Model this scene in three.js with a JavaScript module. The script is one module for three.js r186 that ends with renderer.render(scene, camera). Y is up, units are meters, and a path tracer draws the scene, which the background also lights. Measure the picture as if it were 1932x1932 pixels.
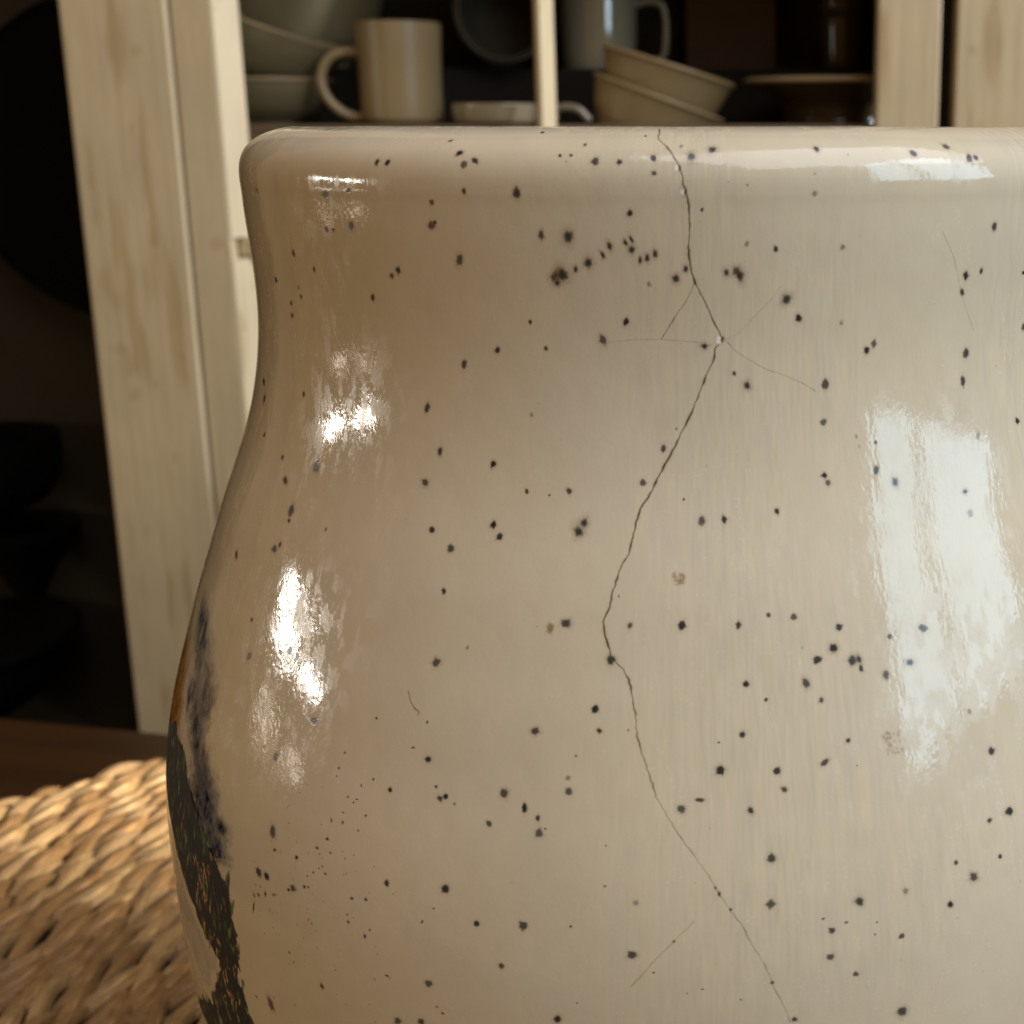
import * as THREE from 'three';
import { mergeGeometries } from 'three/addons/utils/BufferGeometryUtils.js';
import { RoundedBoxGeometry } from 'three/addons/geometries/RoundedBoxGeometry.js';
import { RectAreaLightUniformsLib } from 'three/addons/lights/RectAreaLightUniformsLib.js';

// ------------------------------------------------------------------ camera, light, exposure
const scene = new THREE.Scene();
const EYE = 0.345, TILT = Math.atan(726 / 2770);
const camera = new THREE.PerspectiveCamera(2 * Math.atan(966 / 2770) * 180 / Math.PI, 1, 0.03, 30);
camera.position.set(0, EYE, 0);
camera.rotation.x = -TILT;
camera.setViewOffset(1932, 1932, -424, 0, 1932, 1932);
camera.focus = 0.305;
camera.userData.fStop = 24;
camera.updateProjectionMatrix();

const renderer = new THREE.WebGLRenderer({ antialias: true });
renderer.toneMapping = THREE.LinearToneMapping;
renderer.toneMappingExposure = 1;
renderer.shadowMap.enabled = true;
scene.background = new THREE.Color().setRGB(0.2, 0.106, 0.014);   // dim brown room

RectAreaLightUniformsLib.init();
function areaLight(x, y, z, w, h, tx, ty, tz, rgb, intensity) {
  const l = new THREE.RectAreaLight(new THREE.Color().setRGB(...rgb), intensity, w, h);
  l.position.set(x, y, z); scene.add(l); l.lookAt(tx, ty, tz); return l;
}
// big window to the right of the jug, its sill at the height of the rim
areaLight(1.25, 0.98, 0.69, 0.43, 1.1, 0, 0.98, 0.69, [0.7, 1, 1.22], 5);
areaLight(1.25, 1.0, 0.17, 0.48, 1.14, 0, 1.0, 0.17, [0.7, 1, 1.22], 5.2);
// unseen soft area light above and behind the camera, placed to brighten the jug
areaLight(1.1, 2.5, 0.55, 3.0, 2.2, 0, 0.3, -0.35, [1, 1, 1.07], 2.9);
// low distant window far to the left
for (const [z, w] of [[-0.58, 0.38], [-0.11, 0.36]]) {
  areaLight(-2.6, 0.395, z, w, 0.085, 0, 0.395, z, [1, 0.94, 0.84], 30);
  areaLight(-2.6, 0.13, z, w * 0.8, 0.05, 0, 0.13, z, [1, 0.88, 0.7], 6);
}
function beam(x, y, z, tx, ty, tz, deg, soft, rgb, cd) {
  const s = new THREE.SpotLight(new THREE.Color().setRGB(...rgb), cd, 0, deg * Math.PI / 180, soft, 2);
  s.position.set(x, y, z); s.target.position.set(tx, ty, tz); scene.add(s, s.target);
  s.castShadow = true; s.shadow.mapSize.set(1024, 1024); s.shadow.radius = 1.5; return s;
}
// two unseen spots raking in low from the right, lighting seat and cabinet
beam(2.6, 1.25, -0.12, -0.36, 0, -0.85, 4.6, 0.7, [1, 0.87, 0.7], 84);
beam(2.6, 0.95, -1.02, -0.32, 0.34, -1.36, 6.5, 0.4, [0.92, 1, 1.1], 28);

// ------------------------------------------------------------------ helpers
let seed = 7;
const rnd = () => { seed = (seed * 1664525 + 1013904223) >>> 0; return seed / 4294967296; };
const rr = (a, b) => a + (b - a) * rnd();
const clamp = (x, a = 0, b = 1) => Math.min(b, Math.max(a, x));
const lerp = (a, b, t) => a + (b - a) * t;
const smooth = (a, b, x) => { const t = clamp((x - a) / (b - a)); return t * t * (3 - 2 * t); };
const hashTable = new Float32Array(65536); for (let i = 0; i < 65536; i++) hashTable[i] = rnd();
function vnoise(x, y, k = 0) {
  const ix = Math.floor(x), iy = Math.floor(y), fx = x - ix, fy = y - iy, u = fx * fx * (3 - 2 * fx), v = fy * fy * (3 - 2 * fy);
  const h = (a, b) => hashTable[((a * 73856093) ^ (b * 19349663) ^ (k * 83492791)) & 65535];
  return lerp(lerp(h(ix, iy), h(ix + 1, iy), u), lerp(h(ix, iy + 1), h(ix + 1, iy + 1), u), v);
}
const fbm = (x, y, k, n = 3) => { let s = 0, a = 0.5, t = 0; for (let i = 0; i < n; i++) { s += a * vnoise(x, y, k + i); t += a; a *= 0.5; x *= 2.03; y *= 2.03; } return s / t; };
const taken = {};
function numbered(name) { const n = taken[name] = (taken[name] ?? -1) + 1; return n ? name + '_' + String(n).padStart(3, '0') : name; }
function tag(o, label, category, group) { o.userData = { label, category }; if (group) o.userData.group = group; return o; }
function thing(name, label, category, p = [0, 0, 0], group) { const g = new THREE.Group(); g.name = numbered(name); g.position.set(...p); tag(g, label, category, group); scene.add(g); return g; }
function part(name, geo, mat, parent, label) { const m = new THREE.Mesh(geo, mat); m.name = name; m.castShadow = m.receiveShadow = true; parent.add(m); if (label) m.userData.label = label; return m; }
function structure(name, geo, mat) { const m = part(name, geo, mat, scene); m.userData.kind = 'structure'; return m; }
function box(x0, x1, y0, y1, z0, z1, r = 0.0015) {
  const g = new RoundedBoxGeometry(x1 - x0, y1 - y0, z1 - z0, 2, Math.min(r, (x1 - x0) / 3, (y1 - y0) / 3, (z1 - z0) / 3));
  g.translate((x0 + x1) / 2, (y0 + y1) / 2, (z0 + z1) / 2); metreUV(g); return g;
}
function metreUV(g) {               // uv in metres, by the face's main direction
  const p = g.attributes.position, n = g.attributes.normal, uv = new Float32Array(p.count * 2);
  for (let i = 0; i < p.count; i++) {
    const a = Math.abs(n.getX(i)), b = Math.abs(n.getY(i)), c = Math.abs(n.getZ(i));
    if (c >= a && c >= b) { uv[i * 2] = p.getX(i); uv[i * 2 + 1] = p.getY(i); }
    else if (a >= b) { uv[i * 2] = p.getZ(i); uv[i * 2 + 1] = p.getY(i); }
    else { uv[i * 2] = p.getX(i); uv[i * 2 + 1] = p.getZ(i); }
  }
  g.setAttribute('uv', new THREE.BufferAttribute(uv, 2)); return g;
}
function extrudeY(outline, y0, y1) {          // a prism with [x, z] outline standing from y0 to y1
  const s = new THREE.Shape(outline.map(([x, z]) => new THREE.Vector2(x, -z)));
  const g = new THREE.ExtrudeGeometry(s, { depth: y1 - y0, bevelEnabled: false, steps: 1 });
  g.rotateX(-Math.PI / 2); g.translate(0, y0, 0); return metreUV(g);
}
const vec = (a) => a.map((p) => new THREE.Vector3(...p));
const tube = (pts, r, n = 40, m = 12) => new THREE.TubeGeometry(new THREE.CatmullRomCurve3(vec(pts)), n, r, m, false);
const turned = (pts, n = 64) => new THREE.LatheGeometry(pts.map(([r, y]) => new THREE.Vector2(Math.max(r, 1e-4), y)), n);
function lathe(pts, n = 64) { return new THREE.LatheGeometry(new THREE.SplineCurve(pts.map(([r, y]) => new THREE.Vector2(Math.max(r, 1e-4), y))).getPoints(pts.length * 8), n); }
const S8 = (x) => Math.round(255 * clamp(x <= 0.0031308 ? x * 12.92 : 1.055 * Math.pow(x, 1 / 2.4) - 0.055));
function texture(w, h, at, repeat = [1, 1]) {       // at(i, j) -> linear rgb
  const d = new Uint8Array(w * h * 4);
  for (let j = 0; j < h; j++) for (let i = 0; i < w; i++) { const c = at(i, j), k = (j * w + i) * 4; d[k] = S8(c[0]); d[k + 1] = S8(c[1]); d[k + 2] = S8(c[2]); d[k + 3] = 255; }
  const t = new THREE.DataTexture(d, w, h); t.colorSpace = THREE.SRGBColorSpace; t.magFilter = THREE.LinearFilter; t.minFilter = THREE.LinearMipmapLinearFilter; t.generateMipmaps = true;
  t.wrapS = t.wrapT = THREE.MirroredRepeatWrapping; t.repeat.set(...repeat); t.needsUpdate = true; return t;
}
function heightTexture(w, h, at, repeat = [1, 1]) {
  const d = new Float32Array(w * h * 4);
  for (let j = 0; j < h; j++) for (let i = 0; i < w; i++) { const k = (j * w + i) * 4; d[k] = d[k + 1] = d[k + 2] = at(i, j); d[k + 3] = 1; }
  const t = new THREE.DataTexture(d, w, h, THREE.RGBAFormat, THREE.FloatType); t.magFilter = THREE.LinearFilter;
  t.wrapS = t.wrapT = THREE.MirroredRepeatWrapping; t.repeat.set(...repeat); t.needsUpdate = true; return t;
}
const std = (o) => new THREE.MeshStandardMaterial(o);

// ------------------------------------------------------------------ materials
// old cream paint with brush marks and grime; 0.5 m x 1 m of it
const paintMap = texture(512, 1024, (i, j) => {
  const x = i / 512 * 0.5, y = j / 1024;
  const streak = fbm(x * 150, y * 9, 3, 3), blot = fbm(x * 26, y * 17, 9, 4), fine = vnoise(x * 900, y * 40, 15);
  let k = 0.92 + 0.035 * (streak - 0.5) + 0.19 * (blot - 0.5) + 0.03 * (fine - 0.5);
  const grime = smooth(0.62, 0.8, fbm(x * 60 + 4, y * 9, 21, 3)) * 0.16 + 0.1 * smooth(0.74, 0.82, fbm(x * 60 + 11, y * 30, 25, 3)) + 0.07 * smooth(0.7, 0.8, fbm(x * 320, y * 8, 27, 2));
  k -= grime;
  return [0.54 * k, 0.415 * k * (1 - grime * 0.4), 0.24 * k * (1 - grime * 1.2)];
}, [2, 1]);
const paintBump = heightTexture(256, 512, (i, j) => 0.5 + 0.5 * (fbm(i / 2.2, j / 40, 31, 3) - 0.5) + 0.5 * (fbm(i / 20, j / 30, 41, 2) - 0.5), [2, 1]);
const paint = std({ map: paintMap, roughness: 0.55, bumpMap: paintBump, bumpScale: 0.0006 });
const woodAt = (dark, light, k) => (i, j) => {
  const x = i / 512, y = j / 512, ring = fbm(x * 3 + 0.4 * fbm(x * 2, y * 12, k + 8, 2), y * 46, k, 4), pore = vnoise(x * 18, y * 300, k + 5);
  const t = clamp(0.15 + 0.8 * ring + 0.25 * (pore - 0.5)); return [0, 1, 2].map((c) => lerp(dark[c], light[c], t));
};
const benchWood = std({ map: texture(512, 512, woodAt([0.008, 0.0028, 0.0003], [0.026, 0.0095, 0.001], 50), [1.2, 1.6]), roughness: 0.42 });
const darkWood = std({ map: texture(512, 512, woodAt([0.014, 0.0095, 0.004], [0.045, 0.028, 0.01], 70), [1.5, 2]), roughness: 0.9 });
const shelfWood = std({ map: texture(512, 512, woodAt([0.06, 0.037, 0.017], [0.17, 0.11, 0.052], 90), [1.5, 9]), roughness: 0.6 });
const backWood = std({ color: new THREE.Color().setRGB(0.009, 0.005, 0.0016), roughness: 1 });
const boardWood = std({ map: texture(512, 512, woodAt([0.03, 0.011, 0.004], [0.085, 0.032, 0.01], 110), [6, 3]), roughness: 0.5 });
const blackIron = new THREE.MeshPhysicalMaterial({ color: new THREE.Color().setRGB(0.0016, 0.0014, 0.001), roughness: 0.95, specularIntensity: 0.25 });
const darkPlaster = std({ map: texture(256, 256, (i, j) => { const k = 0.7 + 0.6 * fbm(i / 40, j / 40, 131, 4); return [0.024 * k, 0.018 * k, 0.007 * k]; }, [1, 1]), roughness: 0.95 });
const glaze = (r, g, b, k, rough = 0.22) => std({ map: texture(128, 128, (i, j) => { const n = 0.86 + 0.28 * fbm(i / 22, j / 22, k, 3); return [r * n, g * n, b * n]; }), roughness: rough });
const stoneware = glaze(0.285, 0.208, 0.103, 141, 0.35), whiteware = new THREE.MeshPhysicalMaterial({ map: glaze(0.28, 0.235, 0.155, 151).map, roughness: 0.07, ior: 1.95 }), greyware = glaze(0.2, 0.162, 0.086, 161, 0.35), brownware = glaze(0.06, 0.042, 0.018, 171, 0.16);
const PROFILE = [[-0.335, 0.083], [-0.331, 0.0865], [-0.32, 0.09071], [-0.314, 0.0928], [-0.308, 0.09497], [-0.302, 0.09717], [-0.296, 0.09937], [-0.29, 0.10158], [-0.284, 0.10379], [-0.278, 0.106], [-0.272, 0.10821], [-0.266, 0.11042], [-0.26, 0.11261], [-0.254, 0.11475], [-0.248, 0.11683], [-0.242, 0.11886], [-0.236, 0.12091], [-0.23, 0.12318], [-0.224, 0.12581], [-0.218, 0.1287], [-0.212, 0.13133], [-0.206, 0.13314], [-0.2, 0.13407], [-0.194, 0.13455], [-0.188, 0.13489], [-0.182, 0.13514], [-0.176, 0.13534], [-0.17, 0.13549], [-0.164, 0.13552], [-0.158, 0.13539], [-0.152, 0.13496], [-0.146, 0.13419], [-0.14, 0.13314], [-0.134, 0.13182], [-0.128, 0.1302], [-0.122, 0.12837], [-0.116, 0.1265], [-0.11, 0.12463], [-0.104, 0.12259], [-0.098, 0.12046], [-0.092, 0.1184], [-0.086, 0.11629], [-0.08, 0.11393], [-0.074, 0.11154], [-0.068, 0.10943], [-0.062, 0.10773], [-0.056, 0.10643], [-0.05, 0.10551], [-0.044, 0.10498], [-0.038, 0.10486], [-0.032, 0.10507], [-0.026, 0.1055], [-0.02, 0.10595], [-0.014, 0.10625], [-0.0112, 0.10642], [-0.0085, 0.10628], [-0.0062, 0.1056], [-0.0042, 0.1043], [-0.0025, 0.1022], [-0.0012, 0.0994], [-0.0004, 0.0966], [0, 0.0936], [-0.0004, 0.0912], [-0.0022, 0.0892], [-0.0055, 0.0881], [-0.012, 0.0876]];
const SPECKS_UPPER = [[-48.2,5.2,93,44,0], [-32.1,-6.4,49,56,0], [-30.6,-6.4,61,46,0], [-23.8,-1.0,41,30,0], [-21.9,-4.2,69,56,0], [-19.9,-5.7,78,45,0], [-21.1,-6.5,68,64,0], [-21.0,-11.4,45,44,0], [-36.2,-11.8,71,36,0], [-40.2,-13.0,108,57,0], [-24.9,-13.6,49,44,0], [-25.2,-17.9,74,69,0], [-24.7,-17.3,42,35,0], [-40.7,-19.6,73,58,0], [-39.5,-19.6,44,37,0], [-36.4,-18.7,72,83,0], [-57.6,-13.1,85,45,2], [-48.6,-25.0,63,73,0], [-44.3,-27.9,42,44,0], [-55.2,-31.6,82,53,0], [-48.6,-32.1,63,39,2], [-48.2,-33.9,50,40,0], [-51.1,-35.8,64,46,0], [-51.2,-38.4,64,40,0], [-31.1,-27.7,53,42,0], [-30.1,-26.5,51,57,0], [-34.3,-32.3,53,58,0], [-22.1,-24.0,64,90,0], [-22.4,-43.8,60,72,0], [-14.0,3.1,37,60,0], [-8.6,-1.9,35,37,0], [-10.9,-4.6,30,28,0], [-9.8,-4.5,35,28,0], [-10.2,-5.8,10,11,0], [-7.3,-5.8,64,66,0], [-4.9,-6.0,44,46,0], [-2.6,1.1,20,33,0], [-1.6,-5.1,53,60,0], [-1.5,-7.9,43,36,0], [1.1,-2.4,29,33,2], [2.1,-4.8,67,71,1], [4.2,-3.4,67,58,1], [-15.2,-11.6,68,86,0], [7.5,-10.1,15,19,0], [3.1,-14.4,27,33,0], [-3.9,-15.0,44,52,0], [-12.9,-19.0,47,68,0], [-10.1,-19.2,76,87,1], [-6.0,-20.9,42,65,1], [-4.4,-20.3,34,53,1], [-3.8,-19.7,29,62,1], [-3.8,-21.5,49,53,1], [-6.7,-22.5,35,58,1], [-8.2,-23.9,65,78,1], [-3.0,-23.4,32,58,1], [-2.3,-23.0,37,58,1], [-1.5,-22.2,41,53,1], [-9.5,-25.1,35,49,1], [-11.7,-26.5,67,84,1], [-10.9,-26.1,92,98,1], [-11.5,-27.7,41,49,1], [0.5,-26.7,59,59,1], [1.5,-25.0,44,49,1], [5.5,-25.7,44,54,1], [6.4,-25.5,54,64,1], [6.8,-26.3,64,83,1], [-2.2,-27.7,34,44,2], [7.5,-20.5,34,48,2], [-14.6,-35.1,32,40,0], [-4.6,-34.7,50,60,0], [-7.0,-38.0,66,80,0], [-18.4,-40.6,56,46,0], [-13.0,-39.9,42,40,0], [3.3,-39.2,55,50,1], [6.3,-44.4,35,35,0], [14.7,-3.3,51,59,0], [17.9,-4.6,11,11,0], [25.3,-4.4,76,68,0], [29.7,-2.7,75,69,0], [32.1,-5.5,66,81,0], [33.0,-5.4,61,46,0], [14.2,-8.2,15,20,2], [14.2,-11.7,41,48,2], [10.4,-21.5,40,44,0], [17.3,-21.4,45,49,2], [35.6,-18.6,66,62,0], [32.2,-27.7,61,83,0], [34.3,-27.1,43,52,0], [31.9,-30.9,51,63,0], [41.0,-28.0,43,38,0], [11.6,-30.8,81,70,1], [12.9,-34.4,57,60,0], [17.5,-35.5,32,35,2], [21.2,-39.7,51,71,0], [20.4,-40.9,50,56,0], [32.9,-42.8,70,85,0], [41.8,-39.0,62,65,0]];
const SPECKS_MIDDLE = [[-60.9,-58.8,99,70,0], [-62.3,-55.3,117,62,0], [-48.1,-54.2,48,55,0], [-58.2,-65.8,78,36,0], [-51.0,-68.3,58,45,0], [-43.1,-67.7,97,103,0], [-49.0,-72.3,107,65,0], [-46.0,-77.5,94,98,0], [-45.8,-79.4,52,34,0], [-47.2,-85.6,88,63,0], [-46.3,-84.4,58,53,0], [-56.1,-90.9,101,71,0], [-27.0,-52.8,62,92,0], [-25.0,-60.7,56,66,0], [-26.4,-66.8,76,55,0], [-24.7,-75.2,61,52,0], [-22.2,-78.0,65,62,0], [-22.2,-85.7,41,52,0], [-38.9,-78.8,25,29,0], [-48.3,-100.7,46,34,0], [-18.6,-62.0,57,59,0], [-14.6,-52.5,32,40,2], [-14.7,-66.6,32,44,0], [-10.3,-66.1,47,48,0], [-12.3,-67.0,16,19,0], [-0.9,-58.0,45,64,0], [-2.9,-64.3,55,53,0], [-17.9,-73.0,56,62,0], [-17.1,-75.1,61,52,0], [-8.6,-71.7,67,66,1], [-9.1,-73.3,72,76,1], [2.8,-71.0,55,71,0], [5.0,-70.9,45,62,0], [7.6,-46.6,56,60,1], [0.4,-54.4,13,20,0], [-9.7,-89.3,72,66,0], [-3.8,-89.3,38,47,0], [0.9,-89.1,60,65,0], [6.0,-89.4,45,56,0], [-4.9,-84.3,13,19,0], [1.1,-67.2,13,19,0], [15.8,-46.9,69,91,0], [15.5,-54.0,64,50,0], [21.1,-58.4,34,30,0], [32.4,-48.4,62,89,0], [40.2,-57.7,62,47,0], [34.0,-59.4,50,67,2], [20.9,-63.5,57,74,0], [22.9,-66.1,64,64,1], [31.2,-69.4,46,39,1], [15.3,-63.8,53,44,0], [15.6,-65.2,48,54,0], [31.3,-73.5,60,59,2], [10.2,-69.8,41,43,0], [8.8,-87.8,35,38,0], [11.1,-88.4,56,47,0], [15.3,-90.8,53,61,0], [23.6,-92.7,81,53,0], [19.0,-57.0,22,35,2], [19.2,-58.9,14,25,2]];
const SPECKS_LOWER = [[-47.1,-107.5,78,73,0], [-40.2,-103.2,70,63,0], [-38.9,-103.6,59,63,0], [-44.7,-103.0,40,24,0], [-22.0,-98.6,70,61,0], [-19.0,-95.2,22,33,2], [-34.9,-114.2,91,59,0], [-39.3,-123.5,52,74,0], [-27.5,-110.5,23,19,0], [-22.1,-109.4,18,24,0], [-23.2,-114.4,27,17,0], [-21.6,-116.0,52,48,0], [-25.0,-122.8,37,43,0], [-20.5,-120.5,23,24,0], [-20.0,-122.5,51,43,0], [-19.5,-121.9,45,43,0], [-18.6,-123.0,17,19,0], [-38.1,-137.7,69,88,0], [-15.3,-125.6,43,52,0], [-37.6,-141.2,39,27,0], [-34.6,-140.7,32,27,0], [-39.7,-147.3,76,79,0], [-38.5,-147.3,68,68,0], [-30.5,-118.2,24,15,0], [-30.9,-121.3,17,24,0], [-31.0,-122.9,17,15,0], [-26.9,-121.6,19,22,0], [-28.1,-123.3,16,24,0], [-29.4,-126.0,17,14,0], [-28.4,-126.0,23,14,0], [-28.7,-126.7,17,12,0], [-31.1,-134.9,32,23,0], [-32.2,-137.3,25,20,0], [-30.6,-137.3,25,18,0], [-29.7,-129.1,31,10,0], [-30.9,-131.2,14,30,0], [-29.6,-130.9,20,30,0], [-27.2,-128.5,19,20,0], [-27.8,-131.6,20,15,0], [-32.4,-142.3,22,21,0], [-31.0,-141.7,29,16,0], [-31.8,-141.1,15,13,0], [-31.4,-140.5,18,11,0], [-33.1,-143.5,19,16,0], [-35.4,-147.9,29,22,0], [-34.8,-147.2,56,50,0], [-33.4,-145.9,27,22,0], [-32.9,-145.6,23,16,0], [-24.4,-140.0,43,57,0], [-18.8,-138.6,68,64,0], [-5.4,-95.4,65,65,0], [-6.6,-104.0,60,56,0], [-6.2,-107.7,45,37,0], [-11.8,-108.4,57,56,0], [-8.7,-116.2,46,38,2], [-8.6,-118.6,56,56,0], [-14.2,-119.9,64,71,0], [-12.3,-122.1,39,66,0], [-11.1,-123.6,34,47,0], [-10.9,-126.3,62,66,0], [6.5,-99.7,55,51,0], [6.0,-108.4,50,51,0], [4.0,-109.6,15,16,0], [4.1,-114.4,74,70,0], [0.8,-121.0,59,56,0], [2.3,-119.5,69,37,0], [6.5,-121.6,45,51,0], [-10.4,-125.4,15,12,0], [-8.1,-112.3,13,19,0], [-3.7,-107.5,10,19,0], [-5.3,-127.7,10,12,0], [20.1,-93.4,44,38,0], [14.6,-94.4,73,66,0], [13.0,-96.2,67,61,0], [16.3,-96.9,74,71,0], [16.9,-96.8,43,57,1], [17.0,-98.5,32,52,0], [19.3,-100.1,55,66,0], [11.8,-100.1,56,75,0], [13.1,-103.3,36,42,0], [21.8,-98.5,62,52,1], [27.2,-109.0,37,48,2], [8.2,-102.5,25,28,0], [15.2,-110.8,39,38,0], [13.0,-114.2,72,47,0], [15.8,-115.4,11,12,0], [8.8,-115.0,55,56,0], [9.4,-118.4,40,52,0], [28.9,-117.1,63,63,0], [29.9,-128.8,78,69,0], [27.7,-129.5,47,39,0], [8.1,-130.2,60,67,0], [24.0,-135.8,35,45,0], [28.4,-136.7,41,41,0], [25.6,-139.3,67,70,0], [19.2,-139.1,41,45,2]];
const SPECKS_BOTTOM = [[-27.9,-144.8,33,26,0], [-26.4,-144.2,26,31,0], [-28.3,-148.3,17,14,0], [-28.2,-149.7,24,22,0], [-25.9,-150.0,19,19,0], [-26.4,-151.6,20,32,0], [-39.6,-152.2,34,30,0], [-35.4,-161.5,22,19,0], [-31.5,-165.9,39,57,0], [-41.3,-177.3,34,21,0], [-39.0,-176.8,73,133,0], [-24.2,-158.5,29,20,0], [-20.2,-157.8,65,67,0], [-15.9,-144.1,44,51,0], [-20.8,-145.7,15,31,0], [-19.8,-142.7,17,15,0], [-23.4,-167.8,58,67,0], [-21.1,-166.5,55,60,0], [-19.0,-163.6,26,20,0], [-19.5,-162.5,21,14,0], [-40.3,-152.8,20,42,0], [-40.4,-155.5,20,109,0], [-37.4,-150.4,53,28,2], [-38.6,-151.1,23,40,0], [-11.9,-143.3,73,71,0], [-13.7,-151.6,43,47,0], [-2.8,-137.7,37,44,2], [-3.1,-147.4,69,67,0], [-9.1,-161.0,47,73,0], [-8.0,-142.6,15,18,0], [-5.3,-134.9,15,15,0], [0.2,-144.7,20,15,0], [3.5,-135.0,15,19,0], [3.8,-136.2,20,34,0], [4.7,-139.1,20,19,0], [2.4,-154.0,15,13,0], [5.4,-156.4,15,13,0], [-1.4,-150.7,15,15,0], [-7.5,-157.4,13,14,0], [1.2,-154.7,10,11,0], [7.9,-138.5,60,63,0], [15.2,-139.8,58,69,0], [12.8,-144.5,57,50,0], [12.1,-142.1,21,15,0], [14.0,-143.3,24,18,0], [16.6,-144.1,13,13,0], [23.2,-143.4,44,51,0], [18.7,-147.6,50,47,0], [12.6,-149.5,52,57,0], [14.7,-153.6,42,38,0], [18.7,-163.0,79,81,0], [7.9,-153.4,30,27,0], [9.7,-161.3,46,39,0], [16.4,-146.4,11,16,0]];
const CRACK_MAIN = [[-1.26,5.67], [-1.19,-0.14], [0.10,-3.86], [0.96,-6.90], [1.22,-8.35], [1.27,-9.99], [1.53,-11.17], [1.80,-13.53], [1.89,-17.33], [1.71,-21.16], [1.92,-24.31], [2.37,-27.48], [3.03,-29.94], [3.70,-32.42], [4.24,-34.66], [4.91,-37.16], [5.11,-38.03], [4.36,-39.63], [4.22,-41.62], [3.53,-44.35], [3.19,-45.88], [2.15,-50.59], [1.46,-53.05], [0.50,-56.50], [-0.31,-59.43], [-1.37,-63.09], [-2.02,-65.75], [-3.05,-68.77], [-3.35,-70.56], [-3.77,-73.41], [-4.15,-76.94], [-4.69,-78.82], [-5.26,-81.64], [-5.67,-85.38], [-6.22,-88.69], [-6.04,-91.07], [-5.38,-94.77], [-5.04,-95.68], [-4.24,-97.04], [-3.73,-99.11], [-3.40,-102.11], [-3.08,-104.87], [-3.05,-107.20], [-2.62,-110.66], [-2.08,-113.92], [-1.62,-116.48], [-1.16,-119.27], [-0.71,-120.93], [0.71,-125.83], [1.79,-129.14], [2.85,-132.51], [3.90,-136.43], [4.83,-139.68], [5.56,-142.00], [6.23,-145.34], [7.34,-149.88], [7.80,-153.11], [8.60,-157.31], [9.36,-161.95]];
const CRACK_BRANCH = [[2.37,-27.48], [1.43,-30.92], [0.20,-34.12], [-1.04,-37.85]];
const CRACK_LEVEL = [[-6.51,-38.57], [-3.49,-38.00], [-1.04,-37.85], [0.85,-38.15], [3.01,-38.49]];
const CRACK_RIGHT = [[5.32,-38.04], [6.68,-40.56], [9.46,-43.60], [11.54,-44.96], [13.09,-46.31], [14.79,-48.20]];
const CRACK_UPRIGHT = [[5.39,-38.04], [6.68,-36.95], [8.03,-34.50], [10.22,-30.36], [11.15,-28.17]];
const CRACK_LOW = [[1.80,-140.95], [0.16,-144.73], [-1.43,-148.63], [-3.24,-153.68]];
const CRACK_FAR = [[28.63,-18.91], [30.25,-23.57], [31.22,-28.01], [31.74,-30.64], [33.12,-36.02], [34.00,-38.77]];
const CRACK_HAIR = [[-24.49,-104.61], [-24.05,-106.42], [-23.54,-107.36], [-23.08,-107.82], [-23.16,-108.57]];
const STAINS = [[0.6, -81.1, 1.0], [19.2, -112.3, 1.9], [-11.2, -90.3, 0.6]];

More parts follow.
